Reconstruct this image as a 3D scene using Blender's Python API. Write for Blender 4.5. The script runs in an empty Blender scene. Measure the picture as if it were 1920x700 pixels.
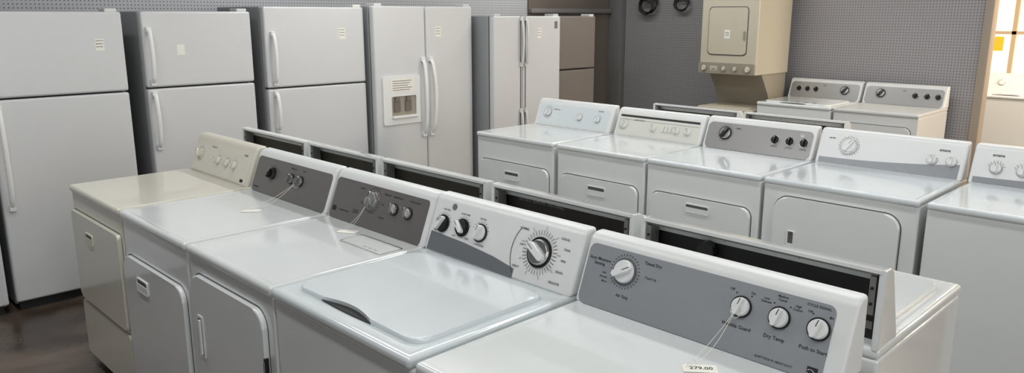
import bpy, bmesh, math, random
from mathutils import Vector, Matrix
random.seed(4)
S = bpy.context.scene
try:
    S.view_settings.view_transform = 'Standard'
    S.view_settings.look = 'None'
except Exception: pass
COL = S.collection

# ------------------------------------------------------------ materials
def srgb(c):
    return tuple(((x/255.0)/12.92 if x/255.0 <= .04045 else ((x/255.0+.055)/1.055)**2.4) for x in c)
def mat(name, rgb, rough=.4, metal=0, coat=0, noise=0.0, nscale=8, stretch=None, bump=0, bscale=300, rvar=0.0, emit=0):
    m = bpy.data.materials.new(name); m.use_nodes = True
    nt = m.node_tree; b = nt.nodes['Principled BSDF']
    c = srgb(rgb)
    b.inputs['Base Color'].default_value = (*c, 1)
    b.inputs['Roughness'].default_value = rough
    b.inputs['Metallic'].default_value = metal
    b.inputs['Coat Weight'].default_value = coat
    b.inputs['Coat Roughness'].default_value = .05
    tc = nt.nodes.new('ShaderNodeTexCoord')
    mp = nt.nodes.new('ShaderNodeMapping')
    nt.links.new(tc.outputs['Object'], mp.inputs['Vector'])
    if stretch: mp.inputs['Scale'].default_value = stretch
    n = nt.nodes.new('ShaderNodeTexNoise'); n.inputs['Scale'].default_value = nscale
    n.inputs['Detail'].default_value = 4
    nt.links.new(mp.outputs[0], n.inputs['Vector'])
    amt = noise if noise else .02
    mx = nt.nodes.new('ShaderNodeMix'); mx.data_type = 'RGBA'
    mx.inputs[6].default_value = (*[x*(1-amt) for x in c], 1)
    mx.inputs[7].default_value = (*[min(1, x*(1+amt)) for x in c], 1)
    nt.links.new(n.outputs['Fac'], mx.inputs[0]); nt.links.new(mx.outputs[2], b.inputs['Base Color'])
    if rvar:
        mr = nt.nodes.new('ShaderNodeMapRange')
        mr.inputs['To Min'].default_value = max(0.02, rough-rvar); mr.inputs['To Max'].default_value = rough+rvar
        nt.links.new(n.outputs['Fac'], mr.inputs['Value']); nt.links.new(mr.outputs[0], b.inputs['Roughness'])
    if bump:
        n2 = nt.nodes.new('ShaderNodeTexNoise'); n2.inputs['Scale'].default_value = bscale
        nt.links.new(tc.outputs['Object'], n2.inputs['Vector'])
        bp = nt.nodes.new('ShaderNodeBump'); bp.inputs['Strength'].default_value = bump; bp.inputs['Distance'].default_value = .001
        nt.links.new(n2.outputs['Fac'], bp.inputs['Height']); nt.links.new(bp.outputs[0], b.inputs['Normal'])
    if emit:
        b.inputs['Emission Color'].default_value = (*c, 1); b.inputs['Emission Strength'].default_value = emit
    return m

WHITE = mat('white_enamel', (219, 223, 223), .22, coat=.8, rvar=.08, nscale=5)
WHITE2 = mat('cool_white_enamel', (214, 221, 224), .2, coat=.8, rvar=.08, nscale=5)
GRAYW = mat('painted_cabinet_white', (207, 209, 208), .34, coat=.2)
BISQ = mat('bisque_enamel', (214, 211, 198), .28, coat=.5)
BISQP = mat('bisque_plastic', (212, 208, 194), .42)
CREAMP = mat('cream_fascia', (212, 212, 204), .42)
ALMOND = mat('almond_enamel', (192, 185, 166), .35, coat=.2)
ALMONDD = mat('almond_dark', (150, 143, 128), .5)
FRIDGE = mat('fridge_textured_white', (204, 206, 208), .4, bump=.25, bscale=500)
FRIDGE_S = mat('fridge_side_shade', (150, 152, 154), .5, bump=.25, bscale=500)  # side shading put into a darker gray than the doors
FRIDGE_D = mat('taupe_fridge', (116, 110, 105), .45)
PLW = mat('white_plastic', (223, 225, 225), .34)
GASK = mat('gasket_dark', (40, 40, 42), .7)
BLACK = mat('black_plastic', (18, 18, 19), .35)
INK = mat('printing_ink', (30, 32, 36), .6)
INKW = mat('printing_ink_light', (215, 215, 215), .6)
CHROME = mat('chrome', (190, 190, 190), .25, metal=1)
DIALG = mat('brushed_knob', (150, 150, 150), .4, metal=.8)
SILV = mat('silver_console', (156, 160, 165), .38, metal=.35, noise=.03, nscale=14, stretch=(1, 40, 40))
SILVB = mat('bright_silver_console', (160, 159, 158), .34, metal=.55, noise=.08, nscale=10, stretch=(1, 60, 60))
SILVD = mat('dark_brushed_console', (126, 122, 120), .36, metal=.5, noise=.1, nscale=10, stretch=(1, 60, 60))
SWO = mat('silver_trim', (142, 145, 149), .32, metal=.55, noise=.05, nscale=10, stretch=(1, 60, 60))
OLIVE = mat('olive_back_plate', (66, 62, 50), .5, metal=.3, noise=.12)
DARKB = mat('dark_back_plate', (42, 38, 34), .5, metal=.2, noise=.1)
BLKB = mat('black_back_plate', (14, 14, 15), .5)
GALV = mat('galvanized_steel', (130, 131, 128), .42, metal=.7, noise=.1, nscale=20)
PAPER = mat('paper', (232, 230, 222), .8)
STRING = mat('string', (225, 222, 214), .9)
SHADOW = mat('recess_gray', (92, 92, 94), .6)
TRIMG = mat('gray_trim', (120, 118, 117), .55)
TRIMW = mat('warm_trim', (158, 146, 132), .5)
TAUPE = mat('taupe_panel', (104, 96, 89), .7, noise=.06)
CEIL = mat('ceiling_paint', (150, 150, 148), .9)
CREAM = mat('cream_wall', (240, 218, 188), .8, noise=.03)
RUBBER = mat('rubber_hose', (20, 20, 22), .5)
YELL = mat('glowing_yellow_card', (240, 190, 50), .7, emit=.5)  # card given a glow of its own, though it is no lamp
DIFF = mat('lamp_diffuser', (245, 248, 255), .5, emit=4)
GLOW = mat('daylit_pane', (255, 226, 190), .4, emit=1.6)
RECESS = mat('dispenser_recess_beige', (150, 144, 132), .5)
PADDLE = mat('dispenser_paddle', (110, 104, 96), .5)

def floor_mat():
    m = bpy.data.materials.new('polished_concrete'); m.use_nodes = True
    nt = m.node_tree; b = nt.nodes['Principled BSDF']
    tc = nt.nodes.new('ShaderNodeTexCoord')
    n = nt.nodes.new('ShaderNodeTexNoise'); n.inputs['Scale'].default_value = 1.6; n.inputs['Detail'].default_value = 8; n.inputs['Distortion'].default_value = 1.2
    nt.links.new(tc.outputs['Object'], n.inputs['Vector'])
    r = nt.nodes.new('ShaderNodeValToRGB')
    r.color_ramp.elements[0].position = .32; r.color_ramp.elements[0].color = (*srgb((64, 54, 47)), 1)
    r.color_ramp.elements[1].position = .72; r.color_ramp.elements[1].color = (*srgb((126, 112, 100)), 1)
    nt.links.new(n.outputs['Fac'], r.inputs[0]); nt.links.new(r.outputs[0], b.inputs['Base Color'])
    mr = nt.nodes.new('ShaderNodeMapRange'); mr.inputs['To Min'].default_value = .12; mr.inputs['To Max'].default_value = .5
    nt.links.new(n.outputs['Fac'], mr.inputs['Value']); nt.links.new(mr.outputs[0], b.inputs['Roughness'])
    return m
FLOOR = floor_mat()

def peg_mat(name, axis, rgb, hole):
    m = bpy.data.materials.new(name); m.use_nodes = True
    nt = m.node_tree; b = nt.nodes['Principled BSDF']; b.inputs['Roughness'].default_value = .6
    g = nt.nodes.new('ShaderNodeNewGeometry')
    sp = nt.nodes.new('ShaderNodeSeparateXYZ'); nt.links.new(g.outputs['Position'], sp.inputs[0])
    def M(op, a, bb=None):
        x = nt.nodes.new('ShaderNodeMath'); x.operation = op
        for i, q in enumerate((a, bb)):
            if q is None: continue
            if isinstance(q, (int, float)): x.inputs[i].default_value = q
            else: nt.links.new(q, x.inputs[i])
        return x.outputs[0]
    def cell(o): return M('SUBTRACT', M('FRACT', M('MULTIPLY', o, 1/.0254)), .5)
    a = cell(sp.outputs[axis]); c = cell(sp.outputs[2])
    d = M('SQRT', M('ADD', M('MULTIPLY', a, a), M('MULTIPLY', c, c)))
    f = M('LESS_THAN', d, .17)
    mx = nt.nodes.new('ShaderNodeMix'); mx.data_type = 'RGBA'
    mx.inputs[6].default_value = (*srgb(rgb), 1); mx.inputs[7].default_value = (*srgb(hole), 1)
    nt.links.new(f, mx.inputs[0]); nt.links.new(mx.outputs[2], b.inputs['Base Color'])
    return m
PEGX = peg_mat('gray_pegboard_x', 0, (180, 184, 190), (84, 86, 90))
PEGY = peg_mat('gray_pegboard_y', 1, (158, 156, 158), (76, 75, 77))

# ------------------------------------------------------------ mesh builder
FR = Matrix(((1, 0, 0, 0), (0, 0, -1, 0), (0, 1, 0, 0), (0, 0, 0, 1)))          # u=x v=z n=-y
def frame(o, u, v):
    u = Vector(u).normalized(); v = Vector(v).normalized(); n = u.cross(v)
    return Matrix(((u.x, v.x, n.x, o[0]), (u.y, v.y, n.y, o[1]), (u.z, v.z, n.z, o[2]), (0, 0, 0, 1)))
ID = Matrix.Identity(4)
YZ = frame((0, 0, 0), (0, 1, 0), (0, 0, 1))

def rrect(u0, u1, v0, v1, r, seg=6, rr=None):
    rs = rr or (r, r, r, r)   # bl, br, tr, tl
    pts = []
    for (cu, cv, a0, q) in ((u0, v0, 180, rs[0]), (u1, v0, 270, rs[1]), (u1, v1, 0, rs[2]), (u0, v1, 90, rs[3])):
        if q <= 0: pts.append((cu, cv)); continue
        ccu = cu+q if cu == u0 else cu-q; ccv = cv+q if cv == v0 else cv-q
        for i in range(seg+1):
            a = math.radians(a0+90*i/seg); pts.append((ccu+q*math.cos(a), ccv+q*math.sin(a)))
    return pts

_txt = {}
def text_mesh(s, size):
    k = (s, size)
    if k not in _txt:
        cu = bpy.data.curves.new('t', 'FONT'); cu.body = s; cu.size = size; cu.align_x = 'CENTER'; cu.align_y = 'CENTER'
        cu.resolution_u = 2; cu.offset = size*.012
        ob = bpy.data.objects.new('t', cu); COL.objects.link(ob)
        dg = bpy.context.evaluated_depsgraph_get(); dg.update()
        me = bpy.data.meshes.new_from_object(ob.evaluated_get(dg))
        bpy.data.objects.remove(ob); _txt[k] = me
    return _txt[k]

class MB:
    def __init__(s): s.bm = bmesh.new(); s.mats = []
    def mi(s, m):
        if m not in s.mats: s.mats.append(m)
        return s.mats.index(m)
    def add(s, b, m, M=ID, flat=False):
        i = s.mi(m); mp = {}
        for v in b.verts: mp[v] = s.bm.verts.new(M @ v.co)
        for f in b.faces:
            try:
                nf = s.bm.faces.new([mp[v] for v in f.verts]); nf.material_index = i; nf.smooth = not flat
            except ValueError: pass
        b.free(); return s
    def box(s, x0, x1, y0, y1, z0, z1, m, bev=0, seg=2, M=ID, inset=None):
        b = bmesh.new(); bmesh.ops.create_cube(b, size=1)
        for v in b.verts:
            v.co = Vector((x0+(v.co.x+.5)*(x1-x0), y0+(v.co.y+.5)*(y1-y0), z0+(v.co.z+.5)*(z1-z0)))
        if bev: bmesh.ops.bevel(b, geom=list(b.edges), offset=bev, segments=seg, profile=.5, affect='EDGES', clamp_overlap=True)
        if inset:
            b.normal_update()
            top = max(b.faces, key=lambda f: (f.calc_center_median().z > z1-1e-5)*f.calc_area())
            bmesh.ops.inset_region(b, faces=[top], thickness=inset[0], depth=0)
            bmesh.ops.inset_region(b, faces=[top], thickness=inset[1], depth=-inset[2])
        return s.add(b, m, M)
    def poly(s, pts, n0, n1, m, M=ID, bev=0, seg=2, both=False, alle=False):
        b = bmesh.new()
        lo = [b.verts.new((p[0], p[1], n0)) for p in pts]; hi = [b.verts.new((p[0], p[1], n1)) for p in pts]
        b.faces.new(list(reversed(lo))); b.faces.new(hi)
        k = len(pts)
        for i in range(k): b.faces.new((lo[i], lo[(i+1) % k], hi[(i+1) % k], hi[i]))
        if bev:
            hs = set(hi); ls = set(lo)
            es = [e for e in b.edges if alle or (e.verts[0] in hs and e.verts[1] in hs) or (both and e.verts[0] in ls and e.verts[1] in ls)]
            bmesh.ops.bevel(b, geom=es, offset=bev, segments=seg, profile=.5, affect='EDGES', clamp_overlap=True)
        return s.add(b, m, M)
    def ring(s, outer, inner, n0, n1, m, M=ID):
        b = bmesh.new(); k = len(outer)
        V = [[b.verts.new((p[0], p[1], n)) for p in P] for P, n in ((outer, n0), (outer, n1), (inner, n1), (inner, n0))]
        for j in range(4):
            A = V[j]; B = V[(j+1) % 4]
            for i in range(k): b.faces.new((A[i], A[(i+1) % k], B[(i+1) % k], B[i]))
        return s.add(b, m, M)
    def cyl(s, u, v, r, n0, n1, m, M=ID, r2=None, seg=28, bev=0):
        r2 = r if r2 is None else r2
        b = bmesh.new()
        lo = [b.verts.new((u+r*math.cos(2*math.pi*i/seg), v+r*math.sin(2*math.pi*i/seg), n0)) for i in range(seg)]
        hi = [b.verts.new((u+r2*math.cos(2*math.pi*i/seg), v+r2*math.sin(2*math.pi*i/seg), n1)) for i in range(seg)]
        b.faces.new(list(reversed(lo))); b.faces.new(hi)
        for i in range(seg): b.faces.new((lo[i], lo[(i+1) % seg], hi[(i+1) % seg], hi[i]))
        if bev:
            hs = set(hi)
            bmesh.ops.bevel(b, geom=[e for e in b.edges if e.verts[0] in hs and e.verts[1] in hs], offset=bev, segments=2, profile=.5, affect='EDGES')
        return s.add(b, m, M)
    def sweep(s, pts, rx, ry, m, M=ID, seg=10, side=(1, 0, 0)):
        b = bmesh.new(); P = [Vector(p) for p in pts]; rings = []
        for i, p in enumerate(P):
            t = (P[min(i+1, len(P)-1)]-P[max(i-1, 0)]).normalized()
            a = Vector(side); a = (a-t*a.dot(t)).normalized(); c = t.cross(a)
            rings.append([b.verts.new(p+a*rx*math.cos(2*math.pi*j/seg)+c*ry*math.sin(2*math.pi*j/seg)) for j in range(seg)])
        for i in range(len(P)-1):
            for j in range(seg): b.faces.new((rings[i][j], rings[i][(j+1) % seg], rings[i+1][(j+1) % seg], rings[i+1][j]))
        b.faces.new(list(reversed(rings[0]))); b.faces.new(rings[-1])
        return s.add(b, m, M)
    def text(s, t, size, u, v, n, m, M, rot=0):
        b = bmesh.new(); b.from_mesh(text_mesh(t, size))
        return s.add(b, m, M @ Matrix.Translation((u, v, n)) @ Matrix.Rotation(math.radians(rot), 4, 'Z'), flat=True)
    def ticks(s, u, v, r0, r1, n, m, M, cnt=24, a0=0, a1=360, w=.001):
        for i in range(cnt):
            a = math.radians(a0+(a1-a0)*i/cnt)
            T = M @ Matrix.Translation((u, v, n)) @ Matrix.Rotation(a, 4, 'Z')
            b = bmesh.new()
            b.faces.new([b.verts.new(q) for q in ((r0, -w, 0), (r1, -w, 0), (r1, w, 0), (r0, w, 0))])
            s.add(b, m, T, flat=True)
        return s
    def merge_into(s, ob):
        """append this geometry (printing) to an existing part's mesh"""
        me = ob.data; b = bmesh.new(); b.from_mesh(me); n = len(me.materials)
        for m in s.mats: me.materials.append(m)
        mp = {v: b.verts.new(v.co) for v in s.bm.verts}
        for f in s.bm.faces:
            nf = b.faces.new([mp[v] for v in f.verts]); nf.material_index = n+f.material_index; nf.smooth = f.smooth
        b.to_mesh(me); b.free(); s.bm.free()
    def done(s, name, parent=None, label=None, wn=True, **kw):
        bmesh.ops.recalc_face_normals(s.bm, faces=list(s.bm.faces)) if kw.pop('recalc', True) else None
        me = bpy.data.meshes.new(name); s.bm.to_mesh(me); s.bm.free()
        for m in s.mats: me.materials.append(m)
        try: me.set_sharp_from_angle(angle=math.radians(40))
        except Exception: pass
        ob = bpy.data.objects.new(name, me); COL.objects.link(ob)
        if parent: ob.parent = parent
        if label: ob['label'] = label
        for k, v in kw.items(): ob[k] = v
        if wn:
            w = ob.modifiers.new('wn', 'WEIGHTED_NORMAL'); w.keep_sharp = True
        return ob

def thing(name, label, cat, loc, rot=0, group=None):
    e = bpy.data.objects.new(name, None); COL.objects.link(e)
    e.location = loc; e.rotation_euler = (0, 0, math.radians(rot)); e.empty_display_size = .1
    e['label'] = label; e['category'] = cat
    if group: e['group'] = group
    return e

# ------------------------------------------------------------ room
def struct(name, *a, m, bev=0):
    mb = MB(); mb.box(*a, m, bev); return mb.done(name, kind='structure', wn=False)
struct('floor', -4, 12, -5, 6.2, -.1, 0, m=FLOOR)
struct('ceiling', -4, 12, -5, 6.2, 3.0, 3.1, m=CEIL)
struct('wall_left', -4, 6.1, 5.95, 6.1, 0, 3, m=PEGX)
mb = MB(); mb.box(6.1, 7.6, 5.93, 6.1, 0, 3, TAUPE); mb.done('wall_left_panel', kind='structure', wn=False)
struct('wall_back', 7.6, 7.70, 1.90, 6.1, 0, 3, m=PEGY)
struct('trim_1', 7.5, 7.6, 5.75, 5.93, 0, 3, m=TRIMG, bev=.004)
struct('trim_2', 7.56, 7.70, 1.86, 1.93, 0, 3, m=TRIMW, bev=.004)
struct('trim_3', 6.1, 7.5, 5.88, 5.93, 1.74, 1.79, m=TRIMG, bev=.004)
struct('wall_far', 11.5, 11.6, -3, 6.1, 0, 3, m=CREAM)
struct('baseboard_back', 7.58, 7.6, 1.93, 5.75, 0, .1, m=TRIMG)
# daylit window beyond the opening
mb = MB(); mb.box(11.46, 11.5, .2, 3.8, .95, 2.6, GLOW)
for y in (.2, 1.1, 1.9, 2.55, 3.8): mb.box(11.4, 11.47, y-.025, y+.025, .9, 2.65, CREAM)
for z in (.9, 1.5, 2.65): mb.box(11.4, 11.47, .16, 3.84, z-.02, z+.02, CREAM)
mb.done('window_1', kind='structure', wn=False)
e = thing('window_sign', 'small blank yellow card stuck on the bright window', 'sign', (11.45, 2.72, 1.36), -90)
mb = MB(); mb.poly(rrect(-.06, .06, -.09, .09, .01), .0, .006, YELL, FR); mb.done('card', e, wn=False)

# ceiling lamps
def ceiling_lamp(x, y, alongx, power, L=2.4, col=(1, 1, .97)):
    e = thing('ceiling_lamp', 'long white fluorescent ceiling lamp with diffuser', 'lamp', (x, y, 3.0), 0 if alongx else 90, 'fluorescent ceiling lamps')
    mb = MB(); mb.box(-L/2, L/2, -.09, .09, -.06, -.001, PLW, .006); mb.done('lamp_housing', e)
    mb = MB(); mb.box(-L/2+.03, L/2-.03, -.075, .075, -.075, -.06, DIFF, .004); mb.done('diffuser', e)
    l = bpy.data.lights.new('tube_light', 'AREA'); l.shape = 'RECTANGLE'; l.size = L-.1; l.size_y = .14; l.energy = power; l.color = col
    o = bpy.data.objects.new('tube_light', l); COL.objects.link(o); o.parent = e; o.location = (0, 0, -.085)
for (x, y) in ((.6, .2), (.6, 3.2), (3.1, 1.2), (3.1, 4.0), (5.8, 1.6), (5.8, 4.4)):
    ceiling_lamp(x, y, False, 25)
ceiling_lamp(8.35, 2.3, False, 60, col=(1, .84, .64))  # unseen warm lamp, added to brighten the machine fronts in the next room

# ------------------------------------------------------------ console
class Con: pass
def console(e, W, y0, h=.19, shell=WHITE, back=None, face=.07, zt=.915, r=.012, backtext=None):
    y1 = y0+.13
    prof = [(y0, zt), (y1, zt), (y1-.005, zt+h), (y0+face+.02, zt+h), (y0+face, zt+h*.94)]
    mb = MB(); c = Con()
    if back is None:
        mb.poly(prof, -W/2, W/2, shell, YZ, bev=r, seg=3, alle=True)
    else:
        # open-backed shell : end caps, tilted front skin, top skin, recessed plate
        for a, b in ((-W/2, -W/2+.018), (W/2-.018, W/2)):
            mb.poly(prof, a, b, shell, YZ, bev=.005, seg=2, both=True)
        mb.poly([(y0, zt), (y0+.012, zt), (y0+face+.012, zt+h*.94), (y0+face, zt+h*.94)], -W/2+.01, W/2-.01, shell, YZ)
        mb.poly([(y0+face, zt+h*.93), (y1-.003, zt+h-.010), (y1-.003, zt+h-.001), (y0+face+.018, zt+h-.001)], -W/2+.01, W/2-.01, shell, YZ)
    c.ob = mb.done('console', e)
    if back is not None:
        b = MB(); b.box(-W/2+.018, W/2-.018, y1-.065, y1-.06, zt, zt+h-.012, back)
        b.box(-W/2+.022, W/2-.022, y1-.014, y1-.010, zt+h-.017, zt+h-.012, GALV)
        for u in (-W/2+.05, -.1, .12, W/2-.05):
            b.cyl(u, zt+h-.03, .004, 0, .005, GALV, frame((0, y1-.06, 0), (-1, 0, 0), (0, 0, 1)))
            b.box(u-.012, u+.012, y1-.06, y1-.056, zt+.03, zt+.05, GALV)
        b.box(-W/2+.03, W/2-.03, y1-.06, y1-.054, zt+.075, zt+.08, GALV)
        for u in (-W/2+.03, W/2-.03):
            b.box(u-.008, u+.008, y1-.05, y1-.006, zt+h-.12, zt+h-.02, GALV, .002)
            for zz in (.05, .09): b.cyl(u, zt+h-zz, .004, 0, .003, BLACK, frame((0, y1-.006, 0), (-1, 0, 0), (0, 0, 1)), seg=10)
        bo = b.done('back_plate', c.ob, label='recessed sheet metal plate with screws and brackets')
        if backtext:
            t = MB(); t.text(backtext, .016, -.12, zt+h-.05, .001, GALV, frame((0, y1-.06, 0), (-1, 0, 0), (0, 0, 1))); t.merge_into(bo)
    L = math.hypot(face, h*.94); c.L = L; c.W = W; c.fas = None
    c.F = frame((0, y0, zt), (1, 0, 0), (0, face/L, h*.94/L))
    c.print = MB(); return c
def overlay(c, pts, m, name='fascia', n=.0015, label=None):
    mb = MB(); mb.poly(pts, -.001, n, m, c.F, bev=.0007, seg=1); o = mb.done(name, c.ob, label=label)
    if name == 'fascia': c.fas = o
    return o
def knob(c, u, v, r, ring=BLACK, cap=PLW, grip=PLW, ang=60, label=None, n=.0015):
    mb = MB()
    mb.cyl(u, v, r, n-.001, n+.005, ring, c.F, seg=32, bev=.001)
    mb.cyl(u, v, r*.86, n+.005, n+.014, cap, c.F, r2=r*.78, seg=32, bev=.002)
    T = c.F @ Matrix.Translation((u, v, 0)) @ Matrix.Rotation(math.radians(ang), 4, 'Z')
    mb.poly(rrect(-r*.8, r*.86, -r*.24, r*.24, r*.22, 4), n+.012, n+.028, grip, T, bev=.003, seg=2)
    mb.box(r*.2, r*.8, -.0009, .0009, n+.028, n+.0286, INK if grip is not BLACK else INKW, M=T)
    return mb.done('knob', c.ob, label=label)
def fin(c, label=None):
    if len(c.print.bm.verts): c.print.merge_into(c.fas or c.ob)

# ------------------------------------------------------------ machines
def machine(name, label, cat, W, fx, fy, rot=-90, dep=.69, body=WHITE, top=None, door=None, lid=False, group=None, ztop=.92, handle=PLW):
    e = thing(name, label, cat, (fx, fy, 0), rot, group)
    w = W/2-.003
    mb = MB(); mb.box(-w, w, .006, dep, .03, ztop-.03, body, .012, 3)
    for x in (-w+.06, w-.06):
        for y in (.07, dep-.07): mb.cyl(x, y, .02, 0, .035, BLACK, seg=14)
    cab = mb.done('cabinet', e)
    mb = MB(); mb.box(-w, w, -.004, dep+.002, ztop-.034, ztop, top or body, .013, 4, inset=(.016, .012, .0025))
    mb.done('top_panel', e)
    if door:
        z0, z1, u0, u1, r = door['z0'], door['z1'], door['u0'], door['u1'], door.get('r', .05)
        d = MB()
        d.poly(rrect(u0-.006, u1+.006, z0-.006, z1+.006, r+.006, 8), -.004, .0005, SHADOW, FR @ Matrix.Translation((0, 0, -.006)))
        d.poly(rrect(u0, u1, z0, z1, r, 8), -.006, .012, body, FR, bev=.008, seg=3)
        dob = d.done('door', e)
        pu, pz, pw, ph = door['pocket']
        k = MB()
        if door.get('vertical'):
            k.poly(rrect(pu-.022, pu+.022, pz-.08, pz+.08, .006), .010, .0145, PLW, FR, bev=.001)
            k.poly(rrect(pu-.012, pu+.012, pz-.07, pz+.07, .004), .012, .0152, BLACK, FR)
            k.poly(rrect(pu+.0, pu+.010, pz-.066, pz+.066, .002), .014, .022, PLW, FR, bev=.002)
            k.done('handle', dob, label='white door handle over dark finger slot')
            hg = MB(); hg.box(u1-.004, u1+.008, -.014, .0, z1-.24, z1-.15, BLACK, .002); hg.box(u1-.001, u1+.005, -.017, -.0, z1-.23, z1-.16, CHROME, .001)
            hg.done('hinge', dob)
        else:
            k.ring(rrect(pu-pw/2, pu+pw/2, pz-ph/2, pz+ph/2, .008), rrect(pu-pw/2+.006, pu+pw/2-.006, pz-ph/2+.005, pz+ph/2-.005, .005), .010, .017, handle, FR)
            k.poly(rrect(pu-pw/2+.004, pu+pw/2-.004, pz-ph/2+.004, pz+ph/2-.004, .005), .011, .0125, SHADOW, FR)
            k.poly(rrect(pu-pw/2+.004, pu+pw/2-.004, pz-ph/2+.004, pz+.004, .004), .012, .0165, handle, FR, bev=.002)
            k.done('handle', dob)
        if door.get('lower'):
            l = MB(); l.poly(rrect(-w+.012, w-.012, .06, z0-.02, .02), -.008, .007, body, FR, bev=.004); l.done('lower_panel', e)
    if lid:
        l = MB()
        y0, y1 = .055, (lid if isinstance(lid, float) else .53)
        o = rrect(-w+.045, w-.045, y0, y1, .045, 8)
        pts = []
        for i, p in enumerate(o):
            pts.append(p)
            if i == 8:
                for t in range(0, 13):
                    a = t/12; u = -.15+.25*a; pts.append((u, y0+.024*math.sin(math.pi*a)))
        l.poly(pts, ztop-.003, ztop+.012, top or body, bev=.008, seg=3)
        lo = l.done('lid', e)
        g = MB(); cr = [(-.15+.25*t/12, y0+.0005-.004*math.sin(math.pi*t/12)) for t in range(13)]+[(-.15+.25*t/12, y0+.03*math.sin(math.pi*t/12)+.001) for t in range(12, -1, -1)]
        g.poly(cr[:-1], ztop-.001, ztop+.0015, GASK); g.done('finger_recess', lo, label='dark crescent finger recess under the lid edge')
    return e

# --- M1 bisque dryer
e = machine('clothes_dryer', 'bisque dryer with cream control panel beside dark console dryer', 'dryer', .69, 1.01, 3.737, body=BISQ,
            door=dict(z0=.36, z1=.80, u0=-.325, u1=.325, r=.02, pocket=(-.07, .70, .1, .055), lower=True), handle=BISQP)
c = console(e, .66, .575, .19, BISQP)
overlay(c, rrect(-.31, .31, .012, .165, .012), BISQ)
knob(c, -.24, .10, .027, BISQP, BISQP, BISQP, 120)
for u in (-.02, .075, .16): knob(c, u, .09, .021, BISQP, PLW, BISQP, 90)
c.print.ticks(-.24, .10, .033, .04, .0022, INK, c.F, 20); 
for u in (-.02, .075, .16): c.print.ticks(u, .09, .025, .03, .0022, INK, c.F, 7, 20, 180)
c.print.text('DRYER', .012, .25, .15, .0022, INK, c.F); c.print.text('HEAVY DUTY', .009, -.1, .15, .0022, INK, c.F)
c.print.box(.25, .28, .02, .035, .0012, .0022, INK, M=c.F)
fin(c)
# --- M2 white dryer with dark console
e = machine('clothes_dryer', 'white dryer with dark silver console and three knobs', 'dryer', .68, 1.01, 3.04,
            door=dict(z0=.12, z1=.735, u0=-.325, u1=.3, r=.06, pocket=(-.11, .64, .12, .06)))
c = console(e, .67, .575, .19, PLW)
overlay(c, rrect(-.32, .322, .006, .172, .02), SILVD)
for u in (-.16, .01, .087): knob(c, u, .105, .029 if u < -.1 else .024, BLACK, BLACK if u < -.1 else DIALG, BLACK if u < -.1 else DIALG, 70)
c.print.ticks(-.16, .105, .035, .041, .0022, INK, c.F, 22)
c.print.text('TEMPERATURE', .008, .01, .15, .0022, INK, c.F); c.print.text('START', .008, .1, .15, .0022, INK, c.F)
c.print.box(-.3, -.255, .025, .03, .0012, .0022, INK, M=c.F)
fin(c)
# --- M3 dryer brushed console
e = machine('clothes_dryer', 'white dryer with brushed dark silver console and chrome dial', 'dryer', .635, 1.01, 2.372,
            door=dict(z0=.10, z1=.825, u0=-.283, u1=.262, r=.06, pocket=(-.215, .60, .04, .14), vertical=True))
c = console(e, .635, .575, .19, PLW)
overlay(c, rrect(-.305, .292, .006, .172, .015), SILVD)
knob(c, -.04, .115, .038, CHROME, DIALG, CHROME, 100, 'chrome timer dial')
for u in (.105, .19): knob(c, u, .105, .023, BLACK, CHROME, DIALG, 110)
c.print.ticks(-.04, .115, .044, .051, .0022, INK, c.F, 26)
for t, u, v in (('NORMAL', -.12, .15), ('TIMED DRY', .045, .15), ('WRINKLE\nCONTROL', -.13, .055), ('TEMPERATURE', .11, .15), ('AIR FLUFF', .04, .06), ('PUSH TO START', .215, .15), ('OFF', -.105, .095), ('OFF', .03, .11)):
    c.print.text(t, .0085, u, v, .0022, INK, c.F)
c.print.box(-.29, -.265, .035, .055, .0012, .0022, INK, M=c.F); c.print.text('LAUNDRY DRYER', .009, -.21, .045, .0022, INK, c.F)
fin(c)
mb = MB(); mb.ring(rrect(.02, .275, .42, .525, .012), rrect(.024, .271, .424, .521, .01), .9165, .9182, GALV); mb.poly(rrect(.028, .267, .428, .517, .01), .915, .9195, WHITE, bev=.0015)
for i in range(3): mb.box(.15+.03*i, .17+.03*i, .44, .443, .9192, .9199, SHADOW)
mb.done('lint_filter_cover', e, label='white rectangular lint filter cover in the top')
# --- M4 washer
e = machine('washing_machine', 'white top-loading washer with lid and white dial console', 'washing machine', .685, 1.01, 1.712, body=WHITE, top=WHITE2, lid=.525)
c = console(e, .68, .575, .195, PLW, r=.02)
overlay(c, [(-.325, .008), (.1, .006), (.1, .035), (0, .052), (-.15, .066), (-.322, .074)], SWO, 'silver_trim', label='curved silver band along console bottom')
for u, v in ((-.272, .108), (-.172, .112), (-.083, .112)):
    knob(c, u, v, .031, BLACK, PLW if u > -.1 else BLACK, PLW, 60 if u < -.2 else 140 if u < -.1 else 70)
    c.print.ticks(u, v, .035, .039, .0022, INK, c.F, 8, 20, 180)
DU, DV = .187, .106
knob(c, DU, DV, .048, BLACK, CHROME, PLW, 150, 'large timer dial with dark ring')
c.print.ticks(DU, DV, .054, .070, .0022, INK, c.F, 36, w=.0008)
c.print.ticks(DU, DV, .070, .084, .0022, INK, c.F, 9, 45, 405, w=.0006)
arc_o = [(DU+.118*math.cos(math.radians(a)), .096+.118*math.sin(math.radians(a))) for a in range(145, 221, 5)]
arc_i = [(DU+.1165*math.cos(math.radians(a)), .096+.1165*math.sin(math.radians(a))) for a in range(220, 144, -5)]
c.print.poly(arc_o+arc_i, .0012, .0022, INK, c.F)
for t, u, v in (('NORMAL', .105, .165), ('CASUAL', .275, .165), ('HEAVY', .105, .045), ('DELICATE', .27, .03), ('OFF', .108, .115), ('SPIN', .285, .10), ('SOAK', .29, .135), ('DRAIN', .28, .065)):
    c.print.text(t, .0095, u, v, .0022, INK, c.F)
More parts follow.
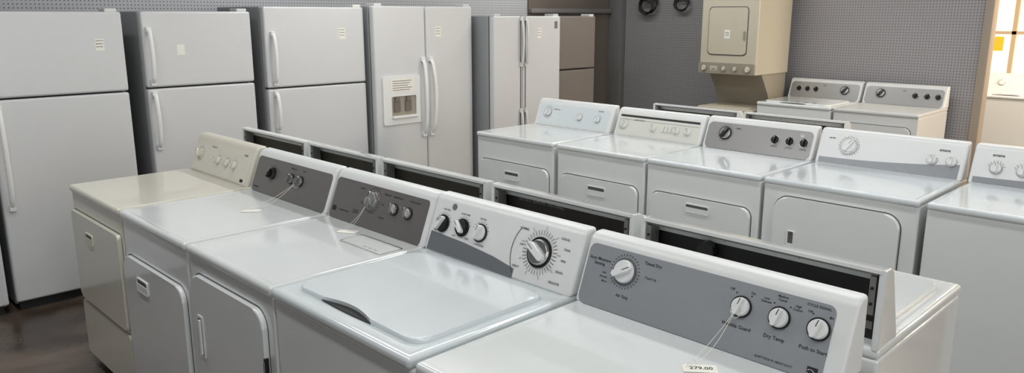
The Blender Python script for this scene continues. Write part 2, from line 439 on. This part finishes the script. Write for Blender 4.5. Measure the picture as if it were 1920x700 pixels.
for t, u, v in (('LOAD SIZE', -.27, .158), ('WATER TEMP', -.172, .158), ('OPTIONS', -.085, .158), ('SMALL', -.30, .08), ('HOT', -.205, .078), ('COLD', -.14, .08), ('EXTRA RINSE', -.075, .072)):
    c.print.text(t, .0075, u, v, .0022, INK, c.F)
c.print.cyl(-.235, .173, .011, .0008, .0022, SWO, c.F)
fin(c)
# --- M5 dryer
e = machine('clothes_dryer', 'white dryer with wide silver gray console and white knobs', 'dryer', .765, 1.01, .972, body=WHITE,
            door=dict(z0=.12, z1=.82, u0=-.3, u1=.3, r=.06, pocket=(-.2, .6, .04, .14), vertical=True))
c = console(e, .765, .575, .195, PLW, r=.016)
overlay(c, rrect(-.37, .34, .004, .179, .02), SILV)
knob(c, -.235, .122, .038, SHADOW, PLW, PLW, 30, 'white timer dial'); 
c.print.ticks(-.235, .122, .044, .049, .0022, INK, c.F, 30)
for t, u, v, s in (('Auto Moisture\nSensing', -.325, .132, .0125), ('Timed Dry', -.152, .160, .0125), ('Touch Up', -.15, .122, .009), ('Air Only', -.225, .054, .0115), ('Less', -.302, .105, .008), ('Normal', -.302, .093, .008), ('More', -.295, .081, .008)):
    c.print.text(t, s, u, v, .0022, INK, c.F)
for u, lab in ((.118, 'Wrinkle Guard'), (.216, 'Dry Temp'), (.31, 'Push to Start')):
    knob(c, u, .119, .027, BLACK, PLW, PLW, 75)
    c.print.text(lab, .0125, u-.002, .070, .0022, INK, c.F)
    c.print.cyl(u-.02, .15, .002, .0015, .0022, INK, c.F, seg=8); c.print.cyl(u+.02, .15, .002, .0015, .0022, INK, c.F, seg=8)
for t, u, v, s in (('Off', .085, .156, .009), ('On', .140, .158, .009), ('Low\nDelicate', .176, .152, .008), ('Medium\nCasual', .214, .165, .008), ('High\nCotton', .254, .152, .008), ('CYCLE SIGNAL', .300, .168, .0085), ('Off', .282, .153, .008), ('On', .332, .151, .008)):
    c.print.text(t, s, u, v, .0022, INK, c.F)
c.print.text('QUIET PACK III  HEAVY DUTY', .007, .225, .018, .0022, INK, c.F)
c.print.box(.305, .33, .01, .033, .0012, .0022, INK, M=c.F); c.print.text('Kenmore', .006, .3175, .017, .0026, INKW, c.F)
c.print.sweep([Vector((.307+.004*i, .024+.003*math.sin(i), .0024)) for i in range(6)], .0008, .0008, INKW, c.F, seg=4)
fin(c)

# --- row C, back to back with the front row (facing +X)
GC = 'laundry machines standing back to back with the front row'
rowC = [(3.31, 4.0, OLIVE, GALV, 'cabinet seen from behind with olive console back'),
        (2.705, 3.3, OLIVE, WHITE, 'white machine seen from behind with olive console back'),
        (2.015, 2.695, OLIVE, GRAYW, 'white machine seen from behind, metal console back'),
        (1.345, 2.005, DARKB, WHITE, 'white machine seen from behind, dark brown console back'),
        (.60, 1.335, BLKB, WHITE, 'white top-loading washer seen from behind, black console back')]
for a, b, bk, sh, lab in rowC:
    w = b-a-.006
    last = a < .7
    e = machine('washing_machine' if last else 'clothes_dryer', lab, 'washing machine' if last else 'dryer', w, 2.52, (a+b)/2, rot=90, dep=.66, body=WHITE, lid=.49 if last else False, group=GC)
    c = console(e, w-.01, .535, .205, sh if sh is not GALV else PLW, back=bk, backtext='DO NOT REMOVE THIS PANEL' if bk is DARKB else None)
    if bk is BLKB:
        mb = MB(); mb.cyl(-.15, 1.05, .028, 0, .03, BLACK, frame((0, .605, 0), (-1, 0, 0), (0, 0, 1))); mb.done('timer_motor', c.ob, label='black round timer housing')
    knob(c, .1, .1, .03); fin(c)

# --- row B
FXB = 3.58
e = machine('clothes_dryer', 'white dryer with rounded white console and three dials', 'dryer', .735, FXB, 3.622, door=dict(z0=.1, z1=.735, u0=-.33, u1=.33, r=.05, pocket=(0, .65, .14, .06)), top=WHITE)
c = console(e, .72, .575, .19, PLW, r=.02)
overlay(c, rrect(-.33, .33, .015, .165, .03), WHITE2)
knob(c, -.24, .105, .035, CHROME, PLW, PLW, 60)
for u in (.07, .235): knob(c, u, .09, .025, CHROME, PLW, PLW, 90)
c.print.ticks(-.24, .105, .042, .05, .0022, INK, c.F, 22, 30, 330)
for u in (.07, .235): c.print.ticks(u, .09, .03, .037, .0022, INK, c.F, 6, 20, 180)
c.print.text('TIMED DRY', .012, -.16, .13, .0022, INK, c.F); c.print.text('DRYER', .015, .25, .15, .0022, INK, c.F)
fin(c)
e = machine('clothes_dryer', 'white dryer with cream striped console and buttons', 'dryer', .685, FXB, 2.885, door=dict(z0=.1, z1=.735, u0=-.3, u1=.3, r=.05, pocket=(0, .665, .14, .06)), top=WHITE)
c = console(e, .68, .575, .185, PLW)
overlay(c, rrect(-.32, .32, .012, .162, .01), CREAMP)
knob(c, -.27, .085, .032, CREAMP, PLW, CREAMP, 60)
for u in (-.03, .15, .235): knob(c, u, .08, .026, CREAMP, PLW, CREAMP, 90)
for i in range(3):
    mb = MB(); mb.poly(rrect(.035+.028*i, .057+.028*i, .06, .1, .003), .001, .008, CREAMP, c.F, bev=.002); mb.done('button', c.ob)
c.print.box(-.31, .31, .138, .152, .0012, .0022, INK, M=c.F); c.print.ticks(-.27, .085, .036, .043, .0022, INK, c.F, 18)
c.print.text('HEAVY DUTY', .014, -.15, .12, .0022, INK, c.F)
c.print.box(-.31, .31, .118, .121, .0012, .0022, SWO, M=c.F)
fin(c)
e = machine('clothes_dryer', 'white dryer with brushed silver console and black knobs', 'dryer', .71, FXB, 2.177, door=dict(z0=.1, z1=.735, u0=-.31, u1=.31, r=.05, pocket=(.0, .68, .15, .05)), top=WHITE2)
c = console(e, .70, .575, .19, PLW, r=.02)
overlay(c, rrect(-.335, .335, .006, .17, .03), SILVB)
knob(c, -.21, .105, .042, BLACK, CHROME, BLACK, 60)
for u in (.115, .205, .29): knob(c, u, .1, .028, CHROME, BLACK, BLACK, 80)
c.print.ticks(-.21, .105, .046, .054, .0022, INK, c.F, 24)
for u in (.115, .205, .29): c.print.text('OPTION', .011, u, .06, .0022, INK, c.F)
c.print.cyl(.27, .145, .012, .001, .0022, CHROME, c.F); c.print.text('TIMED', .012, -.13, .14, .0022, INK, c.F)
fin(c)
e = machine('clothes_dryer', 'white dryer with white console and silver swoosh trim', 'dryer', .745, FXB, 1.437, door=dict(z0=.15, z1=.835, u0=-.3, u1=.3, r=.07, pocket=(-.2, .6, .04, .14)), top=WHITE2)
c = console(e, .74, .575, .19, PLW, r=.02)
sw = [(-.35, .01), (.35, .01), (.35, .085)]+[(.35-.7*t/12, .04+.045*(1-t/12)**2) for t in range(1, 13)]
overlay(c, sw, SWO, 'silver_trim', label='silver swoosh along console bottom')
knob(c, -.2, .115, .045, CHROME, PLW, PLW, 60, 'large white dial with chrome ring')
for u in (.22, .31): knob(c, u, .095, .026, CHROME, PLW, PLW, 90)
c.print.ticks(-.2, .115, .049, .056, .0022, INK, c.F, 24); c.print.text('amana', .02, .27, .15, .0022, INK, c.F)
c.print.text('DRYER', .011, -.3, .15, .0022, INK, c.F)
fin(c)
e = machine('washing_machine', 'white machine with white console and silver swoosh trim', 'washing machine', .74, FXB, .672, top=WHITE2)
c = console(e, .735, .575, .19, PLW, r=.02)
overlay(c, sw, SWO, 'silver_trim', label='silver swoosh along console bottom')
for u in (-.26, -.15, -.05): knob(c, u, .09, .028, CHROME, PLW, PLW, 90); c.print.ticks(u, .09, .032, .038, .0022, INK, c.F, 7, 20, 180)
knob(c, .2, .11, .045, CHROME, PLW, PLW, 60)
c.print.text('amana', .02, -.26, .155, .0022, INK, c.F); fin(c)

# --- row D backs
GD = 'laundry machines standing back to back in the second block'
for a, b, bk in ((2.47, 3.16, OLIVE), (1.775, 2.46, DARKB)):
    e = machine('clothes_dryer', 'white machine seen from behind with metal console back', 'dryer', b-a-.006, 5.17, (a+b)/2, rot=90, dep=.66, group=GD)
    c = console(e, b-a-.02, .535, .195, PLW, back=bk); knob(c, .1, .1, .03); fin(c)
# --- row E by the wall
for cy, lab, ks, dl in ((3.187, 'white washer with silver console against gray pegboard', (-.25, -.165, -.08), .2), (2.455, 'white dryer with silver console against gray pegboard', (.10, .2, .29), -.2)):
    e = machine('washing_machine' if dl > 0 else 'clothes_dryer', lab, 'washing machine' if dl > 0 else 'dryer', .715, 6.76, cy, dep=.74, body=GRAYW if dl < 0 else WHITE, lid=.55 if dl > 0 else False,
                door=None if dl > 0 else dict(z0=.12, z1=.8, u0=-.3, u1=.3, r=.05, pocket=(0, .68, .14, .05)))
    c = console(e, .71, .62, .19, PLW, r=.02)
    overlay(c, rrect(-.335, .335, .006, .17, .03), SILVB)
    for u in ks: knob(c, u, .1, .028, CHROME, BLACK, BLACK, 80)
    knob(c, dl, .105, .042, BLACK, CHROME, BLACK, 60); c.print.ticks(dl, .105, .046, .056, .0022, INK, c.F, 24)
    c.print.text('TIMED', .012, 0, .14, .0022, INK, c.F); fin(c)
# machines in the next room
for cy, fx, lab in ((2.0, 9.0, 'white washer standing in the warm-lit next room'), (1.27, 9.0, 'white dryer standing in the warm-lit next room')):
    e = machine('washing_machine' if cy > 1.5 else 'clothes_dryer', lab, 'washing machine' if cy > 1.5 else 'dryer', .7, fx, cy, body=WHITE, lid=cy > 1.5 and .53)
    c = console(e, .69, .575, .19, PLW); knob(c, -.2, .1, .035, CHROME); knob(c, .2, .1, .025, CHROME); fin(c)

# --- stacked laundry center
e = thing('stacked_washer_dryer', 'almond stacked washer and dryer unit against pegboard wall', 'stacked washer dryer', (6.75, 3.875, 0), -90)
mb = MB(); mb.box(-.302, .302, 0, .66, .03, .80, ALMOND, .012, 3); mb.box(-.302, .302, -.003, .66, .795, .83, ALMOND, .012, 3)
for x in (-.25, .25):
    for y in (.06, .6): mb.cyl(x, y, .02, 0, .035, BLACK, seg=12)
mb.done('washer_cabinet', e)
mb = MB(); mb.poly(rrect(-.24, .24, .04, .34, .03), .828, .84, ALMOND, bev=.006); mb.done('washer_lid', e)
mb = MB(); mb.poly([(.36, .825), (.66, .825), (.66, 1.16), (.16, 1.16), (.22, 1.08), (.32, .95)], -.285, .285, ALMONDD, YZ, bev=.004, both=True); mb.done('rear_column', e)
mb = MB(); mb.box(-.305, .305, .0, .66, 1.155, 2.05, ALMOND, .014, 3); dr = mb.done('dryer_cabinet', e)
mb = MB(); mb.poly(rrect(-.3, .3, 1.16, 1.265, .012), 0, .022, ALMONDD, FR, bev=.006, seg=3); cp = mb.done('control_strip', dr)
k = Con(); k.F = FR @ Matrix.Translation((0, 0, .021)); k.ob = cp
for u in (-.24, -.02, .1, .23): knob(k, u, 1.212, .032 if abs(u) > .2 else .024, CHROME, ALMOND, BISQP, 90)
mb = MB(); mb.box(-.17, -.09, 1.19, 1.235, .0212, .023, ALMOND, M=FR); mb.box(-.15, -.11, 1.2, 1.205, .023, .0235, INK, M=FR)
for u in (-.24, -.02, .1, .23): mb.ticks(u, 1.212, .035, .04, .0225, INK, FR, 10)
mb.merge_into(cp)
mb = MB(); mb.ring(rrect(-.222, .202, 1.338, 1.80, .04), rrect(-.215, .195, 1.345, 1.793, .035), -.001, .002, SHADOW, FR); mb.poly(rrect(-.213, .193, 1.347, 1.791, .034), -.002, .010, ALMOND, FR, bev=.006); d = mb.done('dryer_door', dr)
mb = MB(); mb.poly(rrect(.165, .183, 1.49, 1.57, .004), .008, .02, ALMONDD, FR, bev=.003); mb.done('handle', d)
mb = MB(); mb.poly(rrect(-.04, .02, 1.5, 1.58, .002), .009, .011, PAPER, FR)
for z in (1.525, 1.54, 1.555): mb.box(-.03, .01, z, z+.004, .011, .0114, INK, M=FR)
mb.done('price_sticker', d)

# ------------------------------------------------------------ refrigerators
def sticker(par, u, z, w=.045, h=.065, lines=3, n=.0):
    mb = MB(); mb.poly(rrect(u-w/2, u+w/2, z-h/2, z+h/2, .001), n-.001, n+.0012, PAPER, FR)
    for i in range(lines):
        zz = z+h*.3-i*h*.25; x = u-w*.4
        while x < u+w*.36:
            l = random.uniform(.003, .008); mb.box(x, min(x+l, u+w*.4), zz, zz+.005, n+.0012, n+.0016, INK, M=FR); x += l+.003
    return mb.done('price_sticker', par)
def fhandle(par, u, z0, z1, off=.045, m=PLW, rx=.014, ry=.009, bow=.0, name='handle'):
    mb = MB(); pts = []
    N = 14
    for i in range(N+1):
        t = i/N; z = z1+(z0-z1)*t
        o = off*min(1, math.sin(math.pi*t)**.35 if 0 < t < 1 else 0)
        pts.append((u+bow*math.sin(math.pi*t), -.0-o, z))
    mb.sweep(pts, rx, ry, m, seg=12)
    mb.box(u-rx*1.2, u+rx*1.2, -.02, .004, z1-.03, z1+.006, m, .004); mb.box(u-rx*1.2, u+rx*1.2, -.02, .004, z0-.006, z0+.03, m, .004)
    return mb.done(name, par)
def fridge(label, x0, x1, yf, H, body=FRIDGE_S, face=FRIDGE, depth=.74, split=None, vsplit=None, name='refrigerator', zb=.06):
    w = (x1-x0)/2
    e = thing(name, label, 'refrigerator', ((x0+x1)/2, yf, 0), 0)
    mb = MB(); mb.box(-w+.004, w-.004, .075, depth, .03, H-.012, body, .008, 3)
    mb.box(-w+.02, w-.02, .055, .08, .05, H-.03, GASK)
    mb.box(-w+.02, w-.02, .05, .09, .0, .055, GASK, .003)
    for x in (-w+.08, w-.08): mb.cyl(x, depth-.08, .02, 0, .035, BLACK, seg=12)
    mb.done('cabinet', e)
    mb = MB(); mb.box(w-.09, w-.02, .01, .12, H-.014, H+.008, GRAYW, .005); mb.done('hinge_cover', e)
    if vsplit is not None:
        mb = MB(); mb.box(-w+.02, -w+.09, .01, .12, H-.014, H+.008, GRAYW, .005); mb.done('hinge_cover', e)
    ds = []
    if vsplit is None:
        for nm, a, b in (('freezer_door', split+.005, H-.012), ('door', zb, split-.005)):
            mb = MB(); mb.box(-w, w, 0, .06, a, b, face, .014, 4); ds.append(mb.done(nm, e))
    else:
        vs = vsplit-(x0+x1)/2
        for nm, a, b in (('freezer_door', -w, vs-.004), ('door', vs+.004, w)):
            mb = MB(); mb.box(a, b, 0, .06, zb, H-.012, face, .014, 4); ds.append(mb.done(nm, e))
    return e, ds
e, d = fridge('white top-freezer refrigerator partly seen beside similar one', .12, .865, 5.06, 1.75, split=1.255)
e, d = fridge('white top-freezer refrigerator with long lower handle', .905, 1.655, 5.07, 1.752, split=1.256)
fhandle(d[1], -.33, .62, 1.22); fhandle(d[0], -.33, 1.3, 1.6); sticker(d[0], .235, 1.545, .05, .07)
e, d = fridge('white top-freezer refrigerator with blank tag on freezer', 1.775, 2.50, 5.1, 1.755, split=1.262)
fhandle(d[0], -.325, 1.285, 1.64); fhandle(d[1], -.325, .87, 1.235); sticker(d[0], -.13, 1.50, .05, .065, 0)
e, d = fridge('large white top-freezer refrigerator with inked price sticker', 2.585, 3.41, 5.08, 1.79, split=1.208)
fhandle(d[0], -.355, 1.235, 1.60); fhandle(d[1], -.355, .90, 1.18); sticker(d[0], .215, 1.585, .055, .08)
# side by side with dispenser
e, d = fridge('white side-by-side refrigerator with ice and water dispenser', 3.44, 4.45, 5.0, 1.80, vsplit=3.945)
fhandle(d[0], -.04, .74, 1.38, .055, rx=.017, bow=-.0); fhandle(d[1], .04, .74, 1.38, .055, rx=.017, bow=.02)
sticker(d[1], .13, 1.585, .06, .085)
u0, u1, z0, z1 = -.445, -.075, .86, 1.245
mb = MB(); mb.ring(rrect(u0, u1, z0, z1, .015), rrect(u0+.08, u1-.045, z0+.05, z1-.16, .012), -.004, .012, PLW, FR)
dp = mb.done('dispenser_frame', d[0])
mb = MB(); mb.poly(rrect(u0+.06, u1-.03, z0+.03, z1-.14, .01), .0005, .0015, RECESS, FR)
mb.box(u0+.08, u1-.045, z0+.05, z0+.07, .001, .03, PLW, .004, M=FR)
dn = mb.done('dispenser_niche', dp, label='beige dispenser niche')
for u in (-.31, -.2):
    mb = MB(); mb.poly(rrect(u-.03, u+.03, z0+.10, z1-.19, .01), .001, .012, PADDLE, FR, bev=.004); mb.poly(rrect(u-.02, u+.02, z1-.2, z1-.165, .004), .001, .02, PADDLE, FR, bev=.003)
    mb.done('paddle', dp)
mb = MB(); mb.poly(rrect(u0+.07, u1-.07, z1-.125, z1-.02, .004), .011, .0135, PAPER, FR)
for i in range(5): mb.box(u0+.09, u1-.09-.02*(i % 3), z1-.04-.018*i, z1-.036-.018*i, .0135, .014, INK, M=FR)
mb.done('control_label', dp)
# second side by side
e, d = fridge('white side-by-side refrigerator with slim dark-edged handles', 4.515, 5.36, 4.8, 1.722, vsplit=4.868)
for q, u in ((d[0], -.098), (d[1], -.04)):
    for a, b in ((1.28, 1.70), (.35, .90)):
        fhandle(q, u, a, b, .04, m=GRAYW, rx=.012)
    mb = MB(); mb.box(u-.004, u+.004, -.004, .002, .3, 1.71, SHADOW); mb.done('handle_channel', q)
sticker(d[1], .14, 1.56, .05, .09)
mb = MB(); mb.poly(rrect(.34, .38, 1.6, 1.665, .003), -.001, .0015, GALV, FR); mb.done('badge', d[1])
e, d = fridge('taupe refrigerator standing in the dim room corner', 5.43, 6.05, 4.95, 1.72, body=FRIDGE_D, face=FRIDGE_D, split=1.2)
fhandle(d[0], -.27, 1.24, 1.5, m=FRIDGE_D); fhandle(d[1], -.27, .8, 1.16, m=FRIDGE_D)

# ------------------------------------------------------------ price tags with string
def tag(loc, rz, start, label, txt=None):
    e = thing('price_tag', label, 'price tag', loc, rz)
    mb = MB(); mb.poly([(-.04, -.02), (.04, -.02), (.04, .02), (-.03, .02), (-.04, .012)], 0, .0012, PAPER); 
    if txt: mb.text(txt, .02, .003, 0, .0016, INK, ID)
    c = mb.done('card', e, wn=False)
    inv = (Matrix.Translation(loc) @ Matrix.Rotation(math.radians(rz), 4, 'Z')).inverted()
    A = Vector((-.034, 0, .002)); B = inv @ Vector(start)
    mb = MB()
    for k in (0, 1):
        pts = []
        for i in range(15):
            t = i/14; p = A.lerp(B, t); p.z -= .03*math.sin(math.pi*t)*(1 if k == 0 else .5)*(1 if t > 0.15 else 0); p.z = max(p.z, .002); p.y += (.008 if k else -.004)*math.sin(math.pi*t)
            pts.append(p)
        mb.sweep(pts, .0007, .0007, STRING, seg=5)
    mb.sweep([B+Vector((.02*math.cos(a/8*6.283)*.6, 0, .022*math.sin(a/8*6.283))) for a in range(9)], .0008, .0008, STRING, seg=5, side=(0, 1, 0))
    mb.done('string', e)
tag((1.46, .86, .9185), -50, (1.60, .855, 1.025), 'white paper price tag on string, lying on dryer top', '279.00')
tag((1.515, 2.42, .9185), -60, (1.60, 2.41, 1.02), 'white paper price tag on string, on dark console dryer', None)
tag((1.40, 2.975, .9185), -40, (1.60, 2.955, 1.01), 'blank white paper price tag on dryer top', None)

# hoses hanging on the pegboard
for y, z, r, n in ((5.38, 1.86, .13, 5), (4.93, 1.86, .1, 3)):
    e = thing('coiled_hose', 'black coiled drain hoses hanging on pegboard hook', 'hose', (7.56, y, z), 0, 'hoses hung on the pegboard')
    mb = MB(); pts = []
    for i in range(28*n+1):
        a = i/28*6.283; k = i/28
        pts.append((-.012-.014*k+.006*math.sin(3*a), (r-.010*k)*math.cos(a)+.014*math.sin(k*2), (r*.85-.008*k)*math.sin(a)-.012*k))
    mb.sweep(pts, .010, .010, RUBBER, seg=8, side=(1, 0, 0))
    mb.done('hose', e)
    mb = MB(); mb.sweep([(.04, 0, r*.85-.02), (-.03, 0, r*.85-.02), (-.09, 0, r*.85-.025), (-.1, 0, r*.85+.01)], .004, .004, CHROME, seg=8, side=(0, 1, 0)); mb.done('hook', e)

# ------------------------------------------------------------ light from storefront and next room
def area(name, loc, target, sx, sy, power, col):
    l = bpy.data.lights.new(name, 'AREA'); l.shape = 'RECTANGLE'; l.size = sx; l.size_y = sy; l.energy = power; l.color = col
    o = bpy.data.objects.new(name, l); COL.objects.link(o); o.location = loc
    o.rotation_euler = (Vector(target)-Vector(loc)).to_track_quat('-Z', 'Y').to_euler(); return o
area('storefront_daylight', (2.5, -4.6, 1.7), (2.5, 4, 1.3), 8, 2.4, 120, (1, .99, .96))
area('next_room_sun', (8.0, -1.6, 2.6), (9.4, 2.2, .7), 1.2, 1.2, 200, (1, .8, .58))
w = bpy.data.worlds.new('World'); S.world = w; w.use_nodes = True
w.node_tree.nodes['Background'].inputs[0].default_value = (.97, .98, 1, 1); w.node_tree.nodes['Background'].inputs[1].default_value = .34

cam = bpy.data.cameras.new('camera'); co = bpy.data.objects.new('camera', cam); COL.objects.link(co); S.camera = co
cam.sensor_fit = 'HORIZONTAL'; cam.sensor_width = 36; cam.lens = 1433/1920*36; cam.clip_start = .05
co.location = (0, 0, 1.72); co.rotation_euler = (math.radians(90-12.66), 0, math.radians(-44.6))
